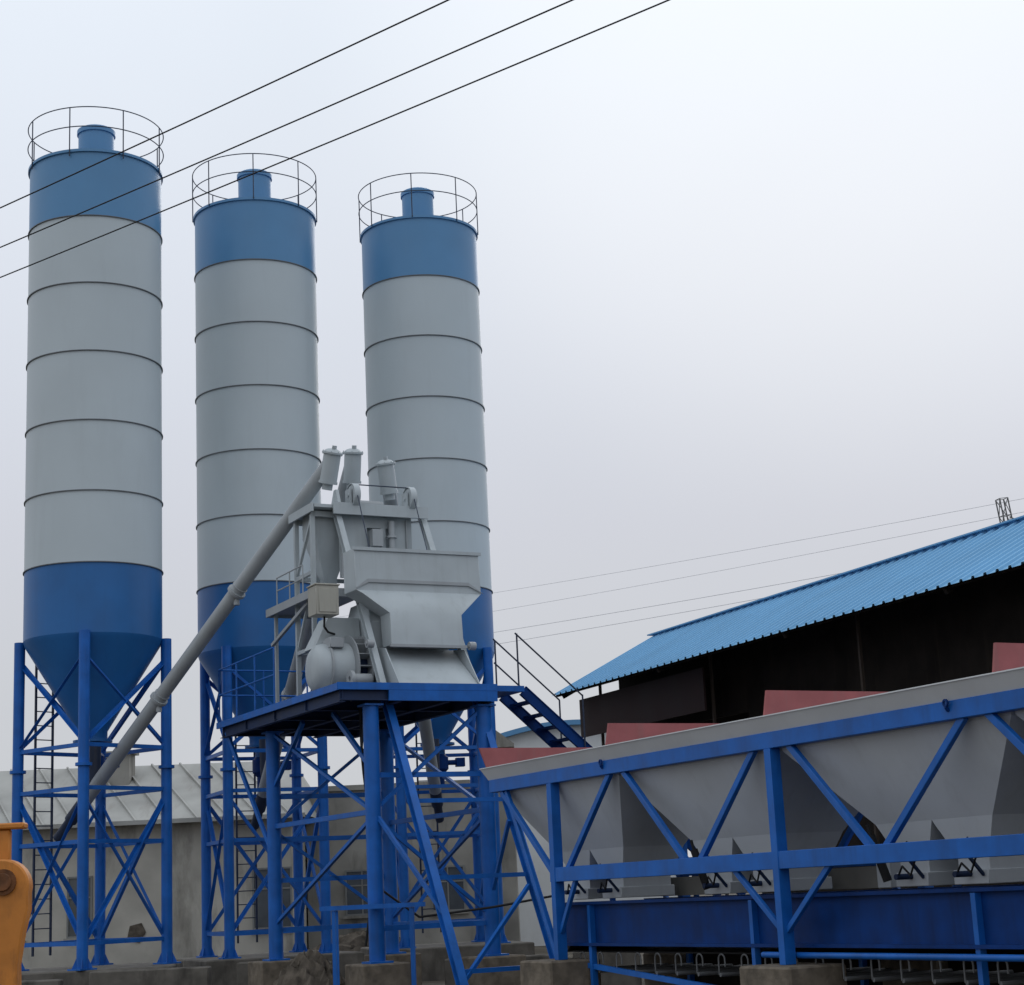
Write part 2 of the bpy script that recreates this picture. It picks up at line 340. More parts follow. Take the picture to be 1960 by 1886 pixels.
# tower frame
b=MB()
TZ=8.2
for (p,q) in ((0.05,3.3),(0.05,2.45),(2.0,3.3),(2.0,2.45)):
    b.beam((p,q,PZ),(p,q,TZ-0.05),0.08,0.08)
b.beam((0.0,4.35,PZ),(0.0,4.35,6.6),0.06,0.06)
for z in (7.0,5.6):
    b.beam((0.05,2.45,z),(0.05,3.3,z),0.07,0.07); b.beam((0.05,3.3,z+0.01),(2.0,3.3,z+0.01),0.07,0.07)
b.beam((0.05,3.3,5.65),(0.05,2.45,6.9),0.05,0.05)
b.beam((0.05,3.3,7.05),(0.05,2.45,8.05),0.05,0.05)
b.beam((0.05,2.45,TZ-0.1),(2.0,2.45,TZ-0.1),0.08,0.10); b.beam((0.05,3.3,TZ-0.1),(2.0,3.3,TZ-0.1),0.08,0.10)
b.beam((2.0,2.45,6.2),(2.0,3.3,7.5),0.05,0.05)
b.obj("tower_frame","grey",st)
b=MB(); b.box((0.0,2.2,TZ-0.02),(2.1,3.4,TZ+0.04)); b.box((0.36,2.14,TZ-0.14),(2.28,2.19,TZ+0.08)); b.box((-0.05,2.21,TZ-0.10),(-0.01,3.44,TZ+0.06))
for p in (0.45,2.05): b.prism([(p,2.15,TZ+0.08),(p,2.5,TZ+0.08),(p,2.35,TZ+0.34),(p,2.25,TZ+0.34)],(0.06,0,0))
b.obj("upper_deck","grey",st)
b=MB(); q0,q1=2.40,2.415
def pan(p0,p1,z0_,z1_): b.box((p0,q0,z0_),(p1,q1,z1_))
pan(0.56,1.12,6.9,8.09); pan(1.12,1.40,6.9,7.42); pan(1.12,1.40,7.88,8.09); pan(1.40,1.50,6.9,8.09); pan(1.50,1.66,6.9,7.5); pan(1.50,1.66,7.88,8.09); pan(1.66,1.94,6.9,8.09)
b.obj("housing_panel","grey",st,smooth=False)
for p in (0.60,1.92):
    b=MB(); b.beam((p,2.38,6.9),(p,2.38,8.05),0.05,0.03,up=(1,0,0)); b.obj("panel_stiffener","grey2",st)
for (a,c_) in ((0.14,0.90),(1.1,1.9)):
    m_=(a+c_)/2
    b=MB(); b.loft([rect(a,c_,2.55,3.2,TZ-0.03),rect(a,c_,2.55,3.2,7.75),rect(m_-0.13,m_+0.13,2.8,3.0,6.95),rect(m_-0.13,m_+0.13,2.8,3.0,6.3)])
    b.obj("weigh_hopper","grey",st)
b=MB(); b.box((1.15,2.20,7.50),(1.36,2.34,7.82)); b.obj("junction_box","grey2",st)
b=MB(); b.tube((1.58,2.3,7.0),(1.58,2.3,8.0),0.06,16); b.rev([(0.06,-0.02),(0.10,-0.02),(0.10,0.02),(0.06,0.02)],16,(1.58,2.3,7.7),True); b.obj("water_pipe","grey2",st)
b=MB(); b.box((-0.1,2.0,6.52),(0.9,4.5,6.57)); b.box((-0.14,1.96,6.47),(-0.10,4.5,6.62)); b.box((-0.14,4.5,6.47),(0.9,4.54,6.62)); b.box((-0.14,1.92,6.47),(0.9,1.955,6.62))
b.beam((-0.1,4.3,5.9),(0.0,2.6,6.45),0.06,0.06)
b.obj("service_deck","grey2",st)
b=MB()
for q in (2.6,3.3,4.0): b.tube((-0.1,q,6.57),(-0.1,q,7.15),0.013,8)
for z in (6.9,7.15): b.tube((-0.1,2.6,z),(-0.1,4.0,z),0.013,8)
b.obj("service_deck_railing","grey2",st)
for p in (0.80,1.95):
    b=MB()
    zc=TZ+0.24
    b.rev([(0,-0.05),(0.19,-0.05),(0.21,-0.03),(0.17,0),(0.21,0.03),(0.19,0.05),(0,0.05)],28,(p,2.25,zc),axis='x')
    b.box((p-0.10,2.15,TZ+0.04),(p-0.07,2.4,TZ+0.36)); b.box((p+0.07,2.15,TZ+0.04),(p+0.10,2.4,TZ+0.36)); b.tube((p-0.12,2.25,zc),(p+0.12,2.25,zc),0.04)
    b.rev([(0.215,-0.06),(0.235,-0.06),(0.235,0.06),(0.215,0.06)],28,(p,2.25,zc),True,'x')
    b.obj("hoist_sheave","grey",st)
    b=MB(); b.tube((p,2.05,zc),(p-0.1,1.2,7.0),0.010,6); b.obj("hoist_rope","rail",st)
b=MB(); b.tube((0.8,2.25,TZ+0.46),(1.95,2.25,TZ+0.46),0.012,6); b.obj("hoist_rope","rail",st)
b=MB(); b.box((1.0,2.6,TZ+0.04),(1.5,2.95,TZ+0.12)); b.tube((1.0,2.78,TZ+0.2),(1.6,2.78,TZ+0.2),0.09,20); b.obj("hoist_winch","grey2",st)
# platform railing
b=MB()
for (A,B) in (((DL,DQ),(2.2,DQ)),((DL,2.9),(DL,DQ))):
    A=Vector((*A,0));B=Vector((*B,0)); n=3
    for i in range(n+1):
        P=A.lerp(B,i/n); b.tube((P.x,P.y,PZ),(P.x,P.y,PZ+1.05),0.018,8)
    for z in (0.55,1.05): b.tube((A.x,A.y,PZ+z),(B.x,B.y,PZ+z),0.018,8)
b.obj("platform_railing","blue",st)
# stairs
b=MB()
x0,z0=2.92,PZ-0.02; x1,z1=7.3,0.9
for q in (-0.15,0.65): b.chan((x0,q,z0-0.05),(x1,q,z1-0.05),0.06,0.19,0.012)
n=17
for i in range(1,n):
    t=i/n; x=x0+(x1-x0)*t; z=z0+(z1-z0)*t; b.box((x-0.12,-0.12,z-0.02),(x+0.12,0.62,z+0.01))
b.beam((5.0,0.7,GZ),(5.0,0.7,z0+(z1-z0)*(5.0-x0)/(x1-x0)-0.1),0.08,0.08)
b.beam((x1-0.02,-0.1,GZ),(x1-0.02,-0.1,z1-0.06),0.08,0.08); b.beam((x1-0.02,0.6,GZ),(x1-0.02,0.6,z1-0.06),0.08,0.08)
b.obj("access_stair","darkblue",st)
for q in (-0.18,0.68):
    b=MB(); te=0.27
    hs=(0.86,) if q<0 else (0.45,0.88)
    for z in hs: b.tube((x0-0.12,q,z0+z+0.10),(x0+(x1-x0)*te,q,z0+(z1-z0)*te+z),0.016,8)
    for t in (-0.02,te):
        x=x0+(x1-x0)*t; z=z0+(z1-z0)*t; b.tube((x,q,z-0.05),(x,q,z+0.88),0.016,8)
    b.obj("stair_handrail","rail",st)
b=MB(); pts=[]
for i in range(15):
    t=i/14; pts.append((0.4+0.1*math.sin(3*t),1.2+0.15*math.sin(7*t),PZ-0.2-4.1*t))
b.path(pts,0.022,8); b.obj("electric_cable","black",st)
b=MB(); pts=[(0.1,0.3,PZ-0.3),(0.05,0.35,3.6),(0.2,0.5,3.0),(0.15,0.3,2.2),(0.3,0.2,1.2),(0.9,0.1,0.75),(2.0,-0.4,0.85),(3.0,-0.9,1.0)]
b.path(pts,0.02,8); b.obj("electric_cable","black",st)
for (p,q) in LG:
    x,y,_=W(p,q); block("concrete_block",(x,y),(0.85,0.8),"stained concrete footing under a mixer platform leg",rot=YAW,top=0.05,m='block')

# ------------------------------------------------------------ screw conveyors
def conveyor(p0,p1,label,tilt,joints=(0.36,0.66),r=0.14):
    P0=Vector(p0);P1=Vector(p1)
    e=thing("screw_conveyor",label,"screw conveyor",p0,0,"inclined screw conveyors feeding the mixer")
    D=P1-P0; d=D.normalized()
    b=MB(); b.tube(d*0.5,D,r,28); b.obj("conveyor_tube","grey2",e)
    b=MB(); b.tube((0,0,0),d*0.5,r*0.97,28); b.tube(-d*0.55,d*0.0,r*0.72,20); b.rev([(0.13,0),(0.15,0.3),(0.16,0.9)],20,tuple(d*0.9))
    b.obj("drive_end","rail",e)
    for t in joints:
        b=MB(); b.tube(D*t-d*0.03,D*t+d*0.03,r*1.32,28); b.tube(D*t+Vector((0,0,-0.1)),D*t+Vector((0,0,-0.26)),0.06,12); b.tube(D*t+d*0.12,D*t+d*0.14,r*1.12,28)
        b.obj("tube_flange","grey2",e)
    b=MB()
    b.rev([(0,0.245),(0.07,0.24),(0.13,0.215),(0.165,0.18),(0.20,0.175),(0.20,0.14),(0.165,0.13),(0.165,-0.38),(0.18,-0.38),(0.18,-0.43),(0.10,-0.43),(0.10,-0.55)],28)
    b.tube((0.02,0,0.22),(0.02,0,0.30),0.045,14); b.tube((0.02,-0.09,0.26),(0.02,0.07,0.26),0.03,12)
    for k in range(8):
        t=2*math.pi*k/8; b.tube((0.18*math.cos(t),0.18*math.sin(t),0.12),(0.18*math.cos(t),0.18*math.sin(t),0.195),0.010,6)
    h=b.obj("discharge_head","grey",e); h.location=D+d*0.06; h.rotation_euler=(R(14),R(tilt),0)
    return e
conveyor((-9.4,37.1,2.95),(-3.42,32.6,9.14),"long grey screw conveyor tube rising from silo to mixer top",12)
conveyor((S2[0]-0.1,S2[1],3.15),(-3.05,33.2,9.27),"grey screw conveyor tube running up behind the mixer tower",5)
conveyor((S3[0]-0.05,S3[1],3.15),(-2.42,33.6,9.12),"grey screw conveyor tube partly hidden by the mixer tower",-5)

# ------------------------------------------------------------ batching machine
bx,by,_=W(0.7,-3.3)
ba=thing("aggregate_batching_machine","blue trussed batching machine with grey bins above a belt","aggregate batcher",(bx,by,0),YAW)
LEN=15.0; WX=2.1
CZ=2.665; CT=2.76; CB=2.57; RT=2.935
DV=[0.0,-3.6,-7.3,-11.2,-14.9]
for x in (0.0,WX):
    b=MB()
    b.beam((x,0.05,CZ),(x,-LEN-0.6,CZ),0.14,0.19); b.beam((x,-1.75,1.29),(x,-LEN-0.6,1.29),0.13,0.20)
    for y in (-1.85,-7.25,-14.6): b.beam((x,y,0.12),(x,y,CB),0.125,0.15,up=(1,0,0))
    for (ya,yb) in ((-3.5,-2.2),(-3.85,-5.25),(-6.9,-5.6),(-7.6,-8.95),(-10.6,-9.2),(-10.95,-12.35)):
        b.beam((x,ya,CB+0.02),(x,yb,1.36),0.07,0.085)
    b.beam((x,-0.25,CB),(x,-1.78,1.3),0.07,0.085)
    b.beam((x,-0.4,CB),(x,-1.75,0.2),0.06,0.07)
    for (ya,yb) in ((-2.4,-1.9),(-6.3,-7.2),(-8.2,-7.3),(-13.4,-14.5)):
        b.beam((x,ya,1.22),(x,yb,0.5),0.055,0.07)
    b.obj("side_truss","blue",ba,bevel=0.006)
for y in DV:
    b=MB(); b.beam((0.07,y,CZ),(WX-0.07,y,CZ),0.12,0.15); b.obj("cross_beam","blue",ba)
for y in (-1.85,-7.25,-14.6):
    b=MB(); b.beam((0.065,y,1.29),(WX-0.065,y,1.29),0.1,0.12); b.obj("cross_beam","blue",ba)
b=MB()
b.loft([[(-0.05,0.1,CT),(-0.05,-LEN-0.6,CT),(-0.03,-LEN-0.6,CT),(-0.03,0.1,CT)],[(-0.16,0.16,RT),(-0.16,-LEN-0.6,RT),(-0.14,-LEN-0.6,RT),(-0.14,0.16,RT)]])
b.beam((-0.16,0.16,RT+0.003),(-0.16,-LEN-0.6,RT+0.003),0.02,0.014)
b.obj("bin_rim","rim",ba,smooth=False)
b=MB()
b.loft([[(WX+0.03,0.1,CT),(WX+0.03,-LEN-0.6,CT),(WX+0.05,-LEN-0.6,CT),(WX+0.05,0.1,CT)],[(WX+0.14,0.16,RT),(WX+0.14,-LEN-0.6,RT),(WX+0.16,-LEN-0.6,RT),(WX+0.16,0.16,RT)]])
b.obj("bin_rim","rim",ba,smooth=False)
def rr(x0,x1,y0,y1,z): return [(x0,y0,z),(x1,y0,z),(x1,y1,z),(x0,y1,z)]
for k in range(4):
    ya=DV[k]-0.03; yb=DV[k+1]+0.03; yc=(ya+yb)/2-0.05
    b=MB()
    b.loft([rr(0.09,WX-0.09,yb,ya,2.72),rr(0.09,WX-0.09,yb,ya,2.54),rr(0.55,1.55,yc-0.95,yc+0.95,1.62)],False,False)
    for s_ in (-0.475,0.475):
        b.loft([rr(0.55,1.55,yc+s_-0.475,yc+s_+0.475,1.62),rr(0.66,1.44,yc+s_-0.24,yc+s_+0.24,1.22),rr(0.66,1.44,yc+s_-0.24,yc+s_+0.24,0.98)],False,False)
    b.obj("aggregate_bin","bin",ba,smooth=False)
    for s_ in (-0.475,0.475):
        b=MB()
        b.box((0.60,yc+s_-0.27,0.93),(1.48,yc+s_+0.27,1.08))
        b.obj("discharge_gate","bin",ba,bevel=0.008)
        b=MB(); b.tube((0.38,yc+s_,1.04),(0.60,yc+s_,1.04),0.032,12); b.beam((0.42,yc+s_-0.2,1.22),(0.60,yc+s_-0.2,1.02),0.03,0.03); b.obj("gate_actuator","deck",ba)
        b=MB(); b.path([(0.42,yc+s_,1.05),(0.36,yc+s_-0.15,1.15),(0.3,yc+s_-0.35,1.05),(0.25,yc+s_-0.5,1.2),(0.12,yc+s_-0.55,1.4)],0.012,6); b.obj("air_hose","black",ba)
    b=MB(); b.box((1.75,yc-1.5,0.92),(1.80,yc+1.5,1.18)); b.obj("added_gap_backing","wall2",ba,smooth=False)  # added backing panel that blocks bright sky gaps below the bins
    b=MB(); b.box((1.2,ya-0.40,0.92),(1.4,ya-0.14,1.35)); b.obj("valve_cabinet","bin",ba,bevel=0.01)
for k,y in enumerate(DV):
    b=MB(); y=y+(0.03 if k==0 else 0)
    xl=-0.22 if k==0 else -0.04
    b.loft([[(-0.10,y,RT+0.01),(WX+0.1,y,RT+0.01),(WX+0.1,y+0.03,RT+0.01),(-0.10,y+0.03,RT+0.01)],[(xl,y,3.25),(WX,y,3.25),(WX,y+0.03,3.25),(xl,y+0.03,3.25)]])
    b.box((0.0,y+0.002,CT),(WX,y+0.028,RT+0.01))
    b.obj("divider_board","red",ba,smooth=False)
b=MB()
b.box((0.30,-LEN-0.6,0.34),(0.33,-1.3,0.86)); b.box((0.22,-LEN-0.6,0.86),(0.36,-1.3,0.90)); b.box((0.20,-LEN-0.6,0.30),(0.34,-1.3,0.34)); b.obj("belt_side_panel","darkblue",ba,smooth=False)
b=MB(); b.box((1.77,-LEN-0.6,0.34),(1.80,-1.3,0.86)); b.box((1.74,-LEN-0.6,0.86),(1.88,-1.3,0.90)); b.obj("belt_side_panel","darkblue",ba,smooth=False)
for y in (-2.3,-6.25,-10.2,-13.6):
    for x in (0.26,1.84):
        b=MB(); b.beam((x,y,-0.68),(x,y,0.85),0.07,0.08,up=(1,0,0)); b.obj("belt_frame_leg","blue",ba)
b=MB(); b.tube((0.12,-6.6,0.22),(0.12,-LEN-0.6,0.22),0.035,12); b.obj("air_pipe","blue",ba)
b=MB(); b.beam((0.26,-1.3,0.1),(0.26,-6.0,-0.25),0.05,0.07); b.obj("belt_lower_rail","blue",ba)
b=MB(); b.box((0.4,-LEN-0.6,0.74),(1.7,-1.2,0.77)); b.box((0.45,-LEN-0.6,0.20),(1.65,-1.2,0.22)); b.tube((0.4,-1.2,0.48),(1.7,-1.2,0.48),0.28,24)
b.obj("belt","black",ba)
b=MB(); b.box((1.9,-LEN-0.6,-0.68),(1.95,-1.4,0.2)); b.obj("skirt_panel","dark",ba,smooth=False)
y=-1.9
while y>-LEN-0.4:
    b=MB()
    pts=[(0.28,y,-0.04)]+[(0.28,y-0.07*(1-math.cos(math.pi*i/8)),0.14+0.07*math.sin(math.pi*i/8)) for i in range(9)]+[(0.28,y-0.14,0.06)]
    b.path(pts,0.011,6); b.tube((0.28,y-0.02,-0.04),(1.8,y-0.02,-0.04),0.025,12)
    b.obj("return_roller","pylon",ba)
    y-=0.50
for y in (-3.42,-10.45): 
    b=MB(); b.tube((-0.07,y,2.66),(-0.10,y,2.70),0.02); b.rev([(0.022,-0.01),(0.040,-0.01),(0.040,0.01),(0.022,0.01)],16,(-0.10,y,2.74),True,'x'); b.obj("lifting_eye","darkblue",ba)
for y in (-5.0,-8.6,-12.3):
    b=MB(); b.tube((0.45,y,1.0),(0.35,y+0.1,1.5),0.05); b.tube((0.35,y+0.1,1.5),(0.33,y+0.12,1.62),0.02); b.obj("pneumatic_cylinder","black",ba)
for (y,w) in ((-1.7,0.95),(-7.25,1.0)):
    for x in (0.05,WX):
        v=Vector((bx,by,0))+E1*x+E2*y
        block("concrete_block",(v.x,v.y),(0.8,w),"brownish concrete block under a batching machine post",rot=YAW,top=0.12,m='block')

# ------------------------------------------------------------ steel trestle
tr=thing("steel_trestle","low blue steel trestle frame standing on the dirt yard","trestle",(-2.55,29.2,GZ),R(2))
ZT=1.66
b=MB(); b.beam((-0.84,0,ZT),(0.84,0,ZT),0.10,0.07); b.beam((-0.84,0.6,ZT),(0.84,0.6,ZT),0.10,0.07); b.beam((-0.6,0.05,ZT-0.005),(-0.6,0.55,ZT-0.005),0.06,0.05);b.beam((0.6,0.05,ZT-0.005),(0.6,0.55,ZT-0.005),0.06,0.05)
b.obj("top_rail","blue",tr)
for x in (-0.62,0.62):
    for y in (0,0.6):
        b=MB(); b.beam((x,y,0),(x,y,ZT-0.04),0.06,0.06); b.box((x-0.06,y-0.06,0),(x+0.06,y+0.06,0.015)); b.obj("trestle_leg","blue",tr)

# ------------------------------------------------------------ shed
sh=thing("open_shed","long dark open shed with a blue corrugated sheet roof","shed",(0.74,45,GZ),R(24.3))
EZ,RZ=6.58,8.13; SL_=27.0
def roofsheet(b,x0,z0,x1,z1,y0,y1,pitch=0.32,h=0.045):
    y=y0
    prof=[(0,0),(0.14,0),(0.16,h),(0.22,h),(0.24,0)]
    pts=[]
    while y<y1:
        for (dy,dz) in prof:
            if y+dy<=y1: pts.append((y+dy,dz))
        y+=pitch
    pts.append((y1,0))
    n=len(pts)
    vs=[(x0,a,z0+c) for a,c in pts]+[(x1,a,z1+c) for a,c in pts]
    b.add(vs,[(i,i+1,n+i+1,n+i) for i in range(n-1)])
b=MB(); roofsheet(b,0,EZ,3.0,RZ,-SL_,0); roofsheet(b,7.5,5.9,3.0,RZ,-SL_,0)
b.beam((3.0,0.02,RZ+0.06),(3.0,-SL_,RZ+0.06),0.25,0.03)
b.obj("roof_sheet","roofb",sh,smooth=False)
for x,z in ((0.15,EZ+0.02),(1.1,EZ+0.5),(2.1,EZ+1.0)):
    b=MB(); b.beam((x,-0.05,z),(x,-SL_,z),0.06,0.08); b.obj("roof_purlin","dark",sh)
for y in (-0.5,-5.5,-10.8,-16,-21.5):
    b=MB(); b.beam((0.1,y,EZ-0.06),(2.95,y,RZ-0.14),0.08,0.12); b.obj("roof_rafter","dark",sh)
for y in (-1.0,-6.5,-12.2,-17.8,-23.5):
    b=MB(); b.beam((0.9,y,0),(0.9,y,EZ+0.35),0.06,0.06,up=(1,0,0)); b.obj("shed_post","post",sh)
b=MB(); b.box((1.6,-SL_,0),(1.66,-6.8,EZ+0.75)); b.box((1.6,-6.8,5.45),(1.66,-0.75,EZ+0.75)); 
b.prism([(1.6,-0.72,5.45),(7.0,-0.72,5.45),(7.0,-0.72,6.1),(3.0,-0.72,RZ-0.1),(1.6,-0.72,EZ+0.7)],(0,0.05,0))
b.obj("interior_shade_wall","dark",sh,smooth=False)  # dark wall stands in for the shaded inside of the open shed
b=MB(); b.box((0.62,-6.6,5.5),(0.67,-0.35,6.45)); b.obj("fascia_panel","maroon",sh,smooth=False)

# ------------------------------------------------------------ background buildings
def window(par,x,z,w,h,y):
    b=MB(); b.box((x-w/2,y-0.015,z-h/2),(x+w/2,y-0.005,z+h/2)); wn=b.obj("window","glass",par,smooth=False)
    b=MB(); t=0.05
    b.box((x-w/2-t,y-0.05,z-h/2-t),(x-w/2,y-0.002,z+h/2+t)); b.box((x+w/2,y-0.05,z-h/2-t),(x+w/2+t,y-0.002,z+h/2+t))
    b.box((x-w/2,y-0.049,z+h/2),(x+w/2,y-0.003,z+h/2+t)); b.box((x-w/2,y-0.049,z-h/2-t),(x+w/2,y-0.003,z-h/2))
    b.box((x-0.02,y-0.045,z-h/2),(x+0.02,y-0.004,z+h/2)); b.box((x-w/2,y-0.04,z+h*0.15),(x-0.02,y-0.004,z+h*0.15+0.04)); b.box((x+0.02,y-0.04,z+h*0.15),(x+w/2,y-0.004,z+h*0.15+0.04))
    b.obj("window_frame","frame",wn,smooth=False)
    b=MB(); b.box((x-w/2-0.12,y-0.1,z-h/2-t-0.08),(x+w/2+0.12,y-0.001,z-h/2-t)); b.obj("window_sill","wall2",wn,smooth=False)
A=thing("yard_building","long low beige rendered building with a seamed metal roof","building",(-18,50,GZ),0)
b=MB(); b.box((-6,0,0),(11.45,7,4.2)); b.obj("building_wall","wall",A,smooth=False)
b=MB()
b.add([(-6,-0.5,4.15),(11.9,-0.5,4.15),(11.0,4,6.0),(-6,4,6.15),(11.9,7.5,4.15),(-6,7.5,4.15)],[(0,1,2,3),(3,2,4,5),(1,4,2)])
x=-3.8
while x<11.9:
    xe=x-2.2; b.beam((x,-0.5,4.17),(xe,4,6.17-0.15*(xe+6)/17),0.05,0.07); x+=0.85
b.beam((-6,-0.5,4.14),(11.9,-0.5,4.14),0.06,0.12)
b.obj("metal_roof","roofm",A,smooth=False)
b=MB(); b.box((5.4,2.5,5.3),(6.4,3.3,6.3)); b.box((5.3,2.4,6.3),(6.5,3.4,6.38)); b.obj("roof_vent","wall2",A,smooth=False)
for x in (3.2,5.3,10.6): window(A,x+0.3,1.95,1.0 if x!=5.3 else 0.6,1.55,0)
b=MB(); b.box((1.9,-0.3,0.9),(2.6,-0.01,1.45)); b.tube((2.25,-0.32,1.18),(2.25,-0.30,1.18),0.2,20); b.obj("air_conditioner","frame",A,smooth=False)
b=MB(); b.tube((1.2,-0.06,0.1),(1.2,-0.06,4.0),0.05,12); b.obj("drain_pipe","wall2",A)
b=MB(); b.prism([(6.9,-0.03,1.0),(7.25,-0.03,0.92),(7.42,-0.03,1.2),(7.3,-0.03,1.45),(6.98,-0.03,1.38)],(0,0.025,0)); b.obj("broken_plaster_patch","rubble",A,smooth=False)
Bb=thing("storage_building","stained grey concrete storage building with flat parapet roof","building",(-6.5,53,GZ),0)
b=MB(); b.box((0,0,0),(4.9,6,4.95)); b.box((4.9,1.2,0),(6.1,6,6.1)); b.obj("building_wall","wall2",Bb,smooth=False)
b=MB(); b.box((-0.1,-0.1,4.95),(4.85,6,5.1)); b.prism([(4.8,1.1,6.1),(6.2,1.1,6.1),(6.2,1.1,6.2),(5.5,1.1,6.75),(4.8,1.1,6.2)],(0,5,0)); b.obj("parapet","wall2",Bb,smooth=False)
for x in (1.6,4.1): window(Bb,x,2.0,0.9,1.2,0)
C=thing("arched_warehouse","pale warehouse with a shallow arched blue-edged roof","warehouse",(1.4,62,GZ),0)
arc=[(-3.0+6.6*i/20, 6.45+0.95*math.sin(math.pi*(0.12+0.76*i/20))) for i in range(21)]
b=MB(); b.prism([(-3.0,0,0)]+[(x,0,z) for x,z in arc]+[(3.6,0,0)],(0,10,0)); b.obj("building_wall","rim",C,smooth=False)
b=MB()
for i in range(20): b.beam((arc[i][0],-0.1,arc[i][1]+0.05),(arc[i+1][0],-0.1,arc[i+1][1]+0.05),0.5,0.17)
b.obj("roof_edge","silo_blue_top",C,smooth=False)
def mound(name,c,rx,ry,h,label,cat,seed=0,n=26):
    rnd=random.Random(seed); b=MB(); vs=[];fs=[]
    for j in range(n+1):
        for i in range(n+1):
            u=-1+2*i/n; v=-1+2*j/n; d=min(1,math.hypot(u,v)); hh=h*(1-d*d)**1.3*(0.85+0.3*rnd.random())
            vs.append((u*rx,v*ry,hh-0.02))
    for j in range(n):
        for i in range(n): a=j*(n+1)+i; fs.append((a,a+1,a+n+2,a+n+1))
    b.add(vs,fs)
    for k in range(90):
        t=rnd.random()*6.28; d=rnd.random()**0.6; x=d*rx*math.cos(t); y=d*ry*math.sin(t); z=h*(1-d*d)**1.3*0.9; s=0.03+0.07*rnd.random()
        pts=[]; 
        for a in range(5): 
            tt=a/5*6.28+rnd.random(); pts.append((x+s*math.cos(tt)*(0.7+0.6*rnd.random()),y+s*math.sin(tt),z))
        b.loft([pts,[(x+(p[0]-x)*0.6,y+(p[1]-y)*0.6,z+s*(0.6+0.5*rnd.random())) for p in pts]])
    o=b.obj(name,"rubble",smooth=False); o.location=(c[0],c[1],GZ); tag(o,label,cat); o["kind"]="stuff"
    return o
mound("rubble_pile",(-3.75,30.6),0.95,0.8,0.92,"small heap of broken stone and soil by the mixer legs","rubble pile",1)
mound("soil_heap",(-4.3,46.5),2.4,1.2,0.95,"brown heap of soil behind the platform legs","soil heap",2)
for (x,y,w,t,top) in ((-10.2,34.6,2.6,0.3,-0.12),(-7.3,34.9,2.3,0.3,-0.02),(-5.3,35.6,0.9,0.3,0.0),(-4.9,37.0,1.6,0.4,-0.1),(-0.6,35.0,2.2,0.4,-0.1),(1.3,33.0,1.2,0.5,0.0)):
    block("low_concrete_wall",(x,y),(w,t),"low stained concrete wall section in the dirt yard",top=top,grp="low concrete wall sections",rot=R(random.uniform(-4,4)))

# ------------------------------------------------------------ loader arm
ld=thing("wheel_loader","dirty orange wheel loader with its lifting arm raised","wheel loader",(-3.75,12.0,GZ),0)
def disc_poly(cx,cz,r,a0,a1,n): return [(cx+r*math.cos(a0+(a1-a0)*i/n),cz+r*math.sin(a0+(a1-a0)*i/n)) for i in range(n+1)]
b=MB()
poly=[(-0.30,0.3),(0.38,0.3),(0.40,0.9),(0.385,1.2),(0.38,1.45),(0.41,1.65),(0.445,1.80)]+disc_poly(0.27,1.95,0.18,R(-15),R(170),14)+[(0.02,1.85),(-0.30,1.5)]
b.prism([(x,-0.06,z) for x,z in poly],(0,0.12,0))
b.obj("lift_arm","orange",ld,bevel=0.012)
b=MB(); b.rev([(0.0,-0.04),(0.055,-0.04),(0.06,-0.02),(0.06,0.2)],24,(0.285,-0.06,1.98),axis='y'); b.rev([(0.06,-0.02),(0.085,-0.02),(0.085,0.0),(0.06,0.0)],24,(0.285,-0.061,1.98),True,'y'); b.obj("pivot_pin","rust",ld)
b=MB(); b.box((-0.9,0.08,2.0),(0.28,0.14,2.33)); b.box((-1.0,0.05,2.33),(0.38,0.17,2.37)); b.obj("cross_beam","orange",ld,bevel=0.01)
b=MB(); b.rev([(0.3,-0.2),(0.62,-0.2),(0.66,-0.15),(0.66,0.15),(0.62,0.2),(0.3,0.2)],36,(-0.9,0.6,0.66),axis='x'); 
for k in range(18):
    t=2*math.pi*k/18; b.beam((-1.08,0.6+0.67*math.cos(t),0.66+0.67*math.sin(t)),(-0.72,0.6+0.67*math.cos(t+0.12),0.66+0.67*math.sin(t+0.12)),0.08,0.04,up=(0,math.cos(t),math.sin(t)))
b.obj("tyre","black",ld)
b=MB(); b.box((-2.2,0.5,0.9),(-0.6,2.8,1.6)); b.box((-1.9,1.2,1.6),(-0.8,2.4,2.5)); b.obj("loader_body","orange",ld,bevel=0.03)

# ------------------------------------------------------------ overhead wires
def wire(A,B,ext0,ext1,r,label,m='wire',sag=0.15,grp="overhead power cables",name="power_cable"):
    A=Vector(A);B=Vector(B); d=(B-A).normalized(); P=A-d*ext0; Q=B+d*ext1; n=24; b=MB()
    pts=[]
    for i in range(n+1):
        t=i/n; p=P.lerp(Q,t); p.z-= sag*4*t*(1-t)-sag*0.8; pts.append(p-P)
    vs=[];fs=[];m_=6
    side=d.cross(Vector((0,0,1))).normalized(); up=Vector((0,0,1))
    for p in pts:
        for k in range(m_):
            t=2*math.pi*k/m_; vs.append(p+side*r*math.cos(t)+up*r*math.sin(t))
    for i in range(n):
        for k in range(m_): fs.append((i*m_+k,i*m_+(k+1)%m_,(i+1)*m_+(k+1)%m_,(i+1)*m_+k))
    b.add(vs,fs); o=b.obj(name,m); o.location=P; tag(o,label,"cable",grp)
wl="thin black overhead power cable crossing in front of silos"
wire((-5.74,19.2,9.05),(-0.395,14.85,9.06),10,12,0.008,wl)
wire((-6.12,20.46,9.05),(0.75,14.96,9.06),10,12,0.008,wl)
wire((-6.41,21.5,9.05),(1.645,15.05,9.06),10,12,0.008,wl)
fl="faint distant cable strung from the lattice pylon"
wire((33.3,120,25.7),(-2.3,156,27.2),25,30,0.015,fl,'farwire',0.6,"distant pylon cables")
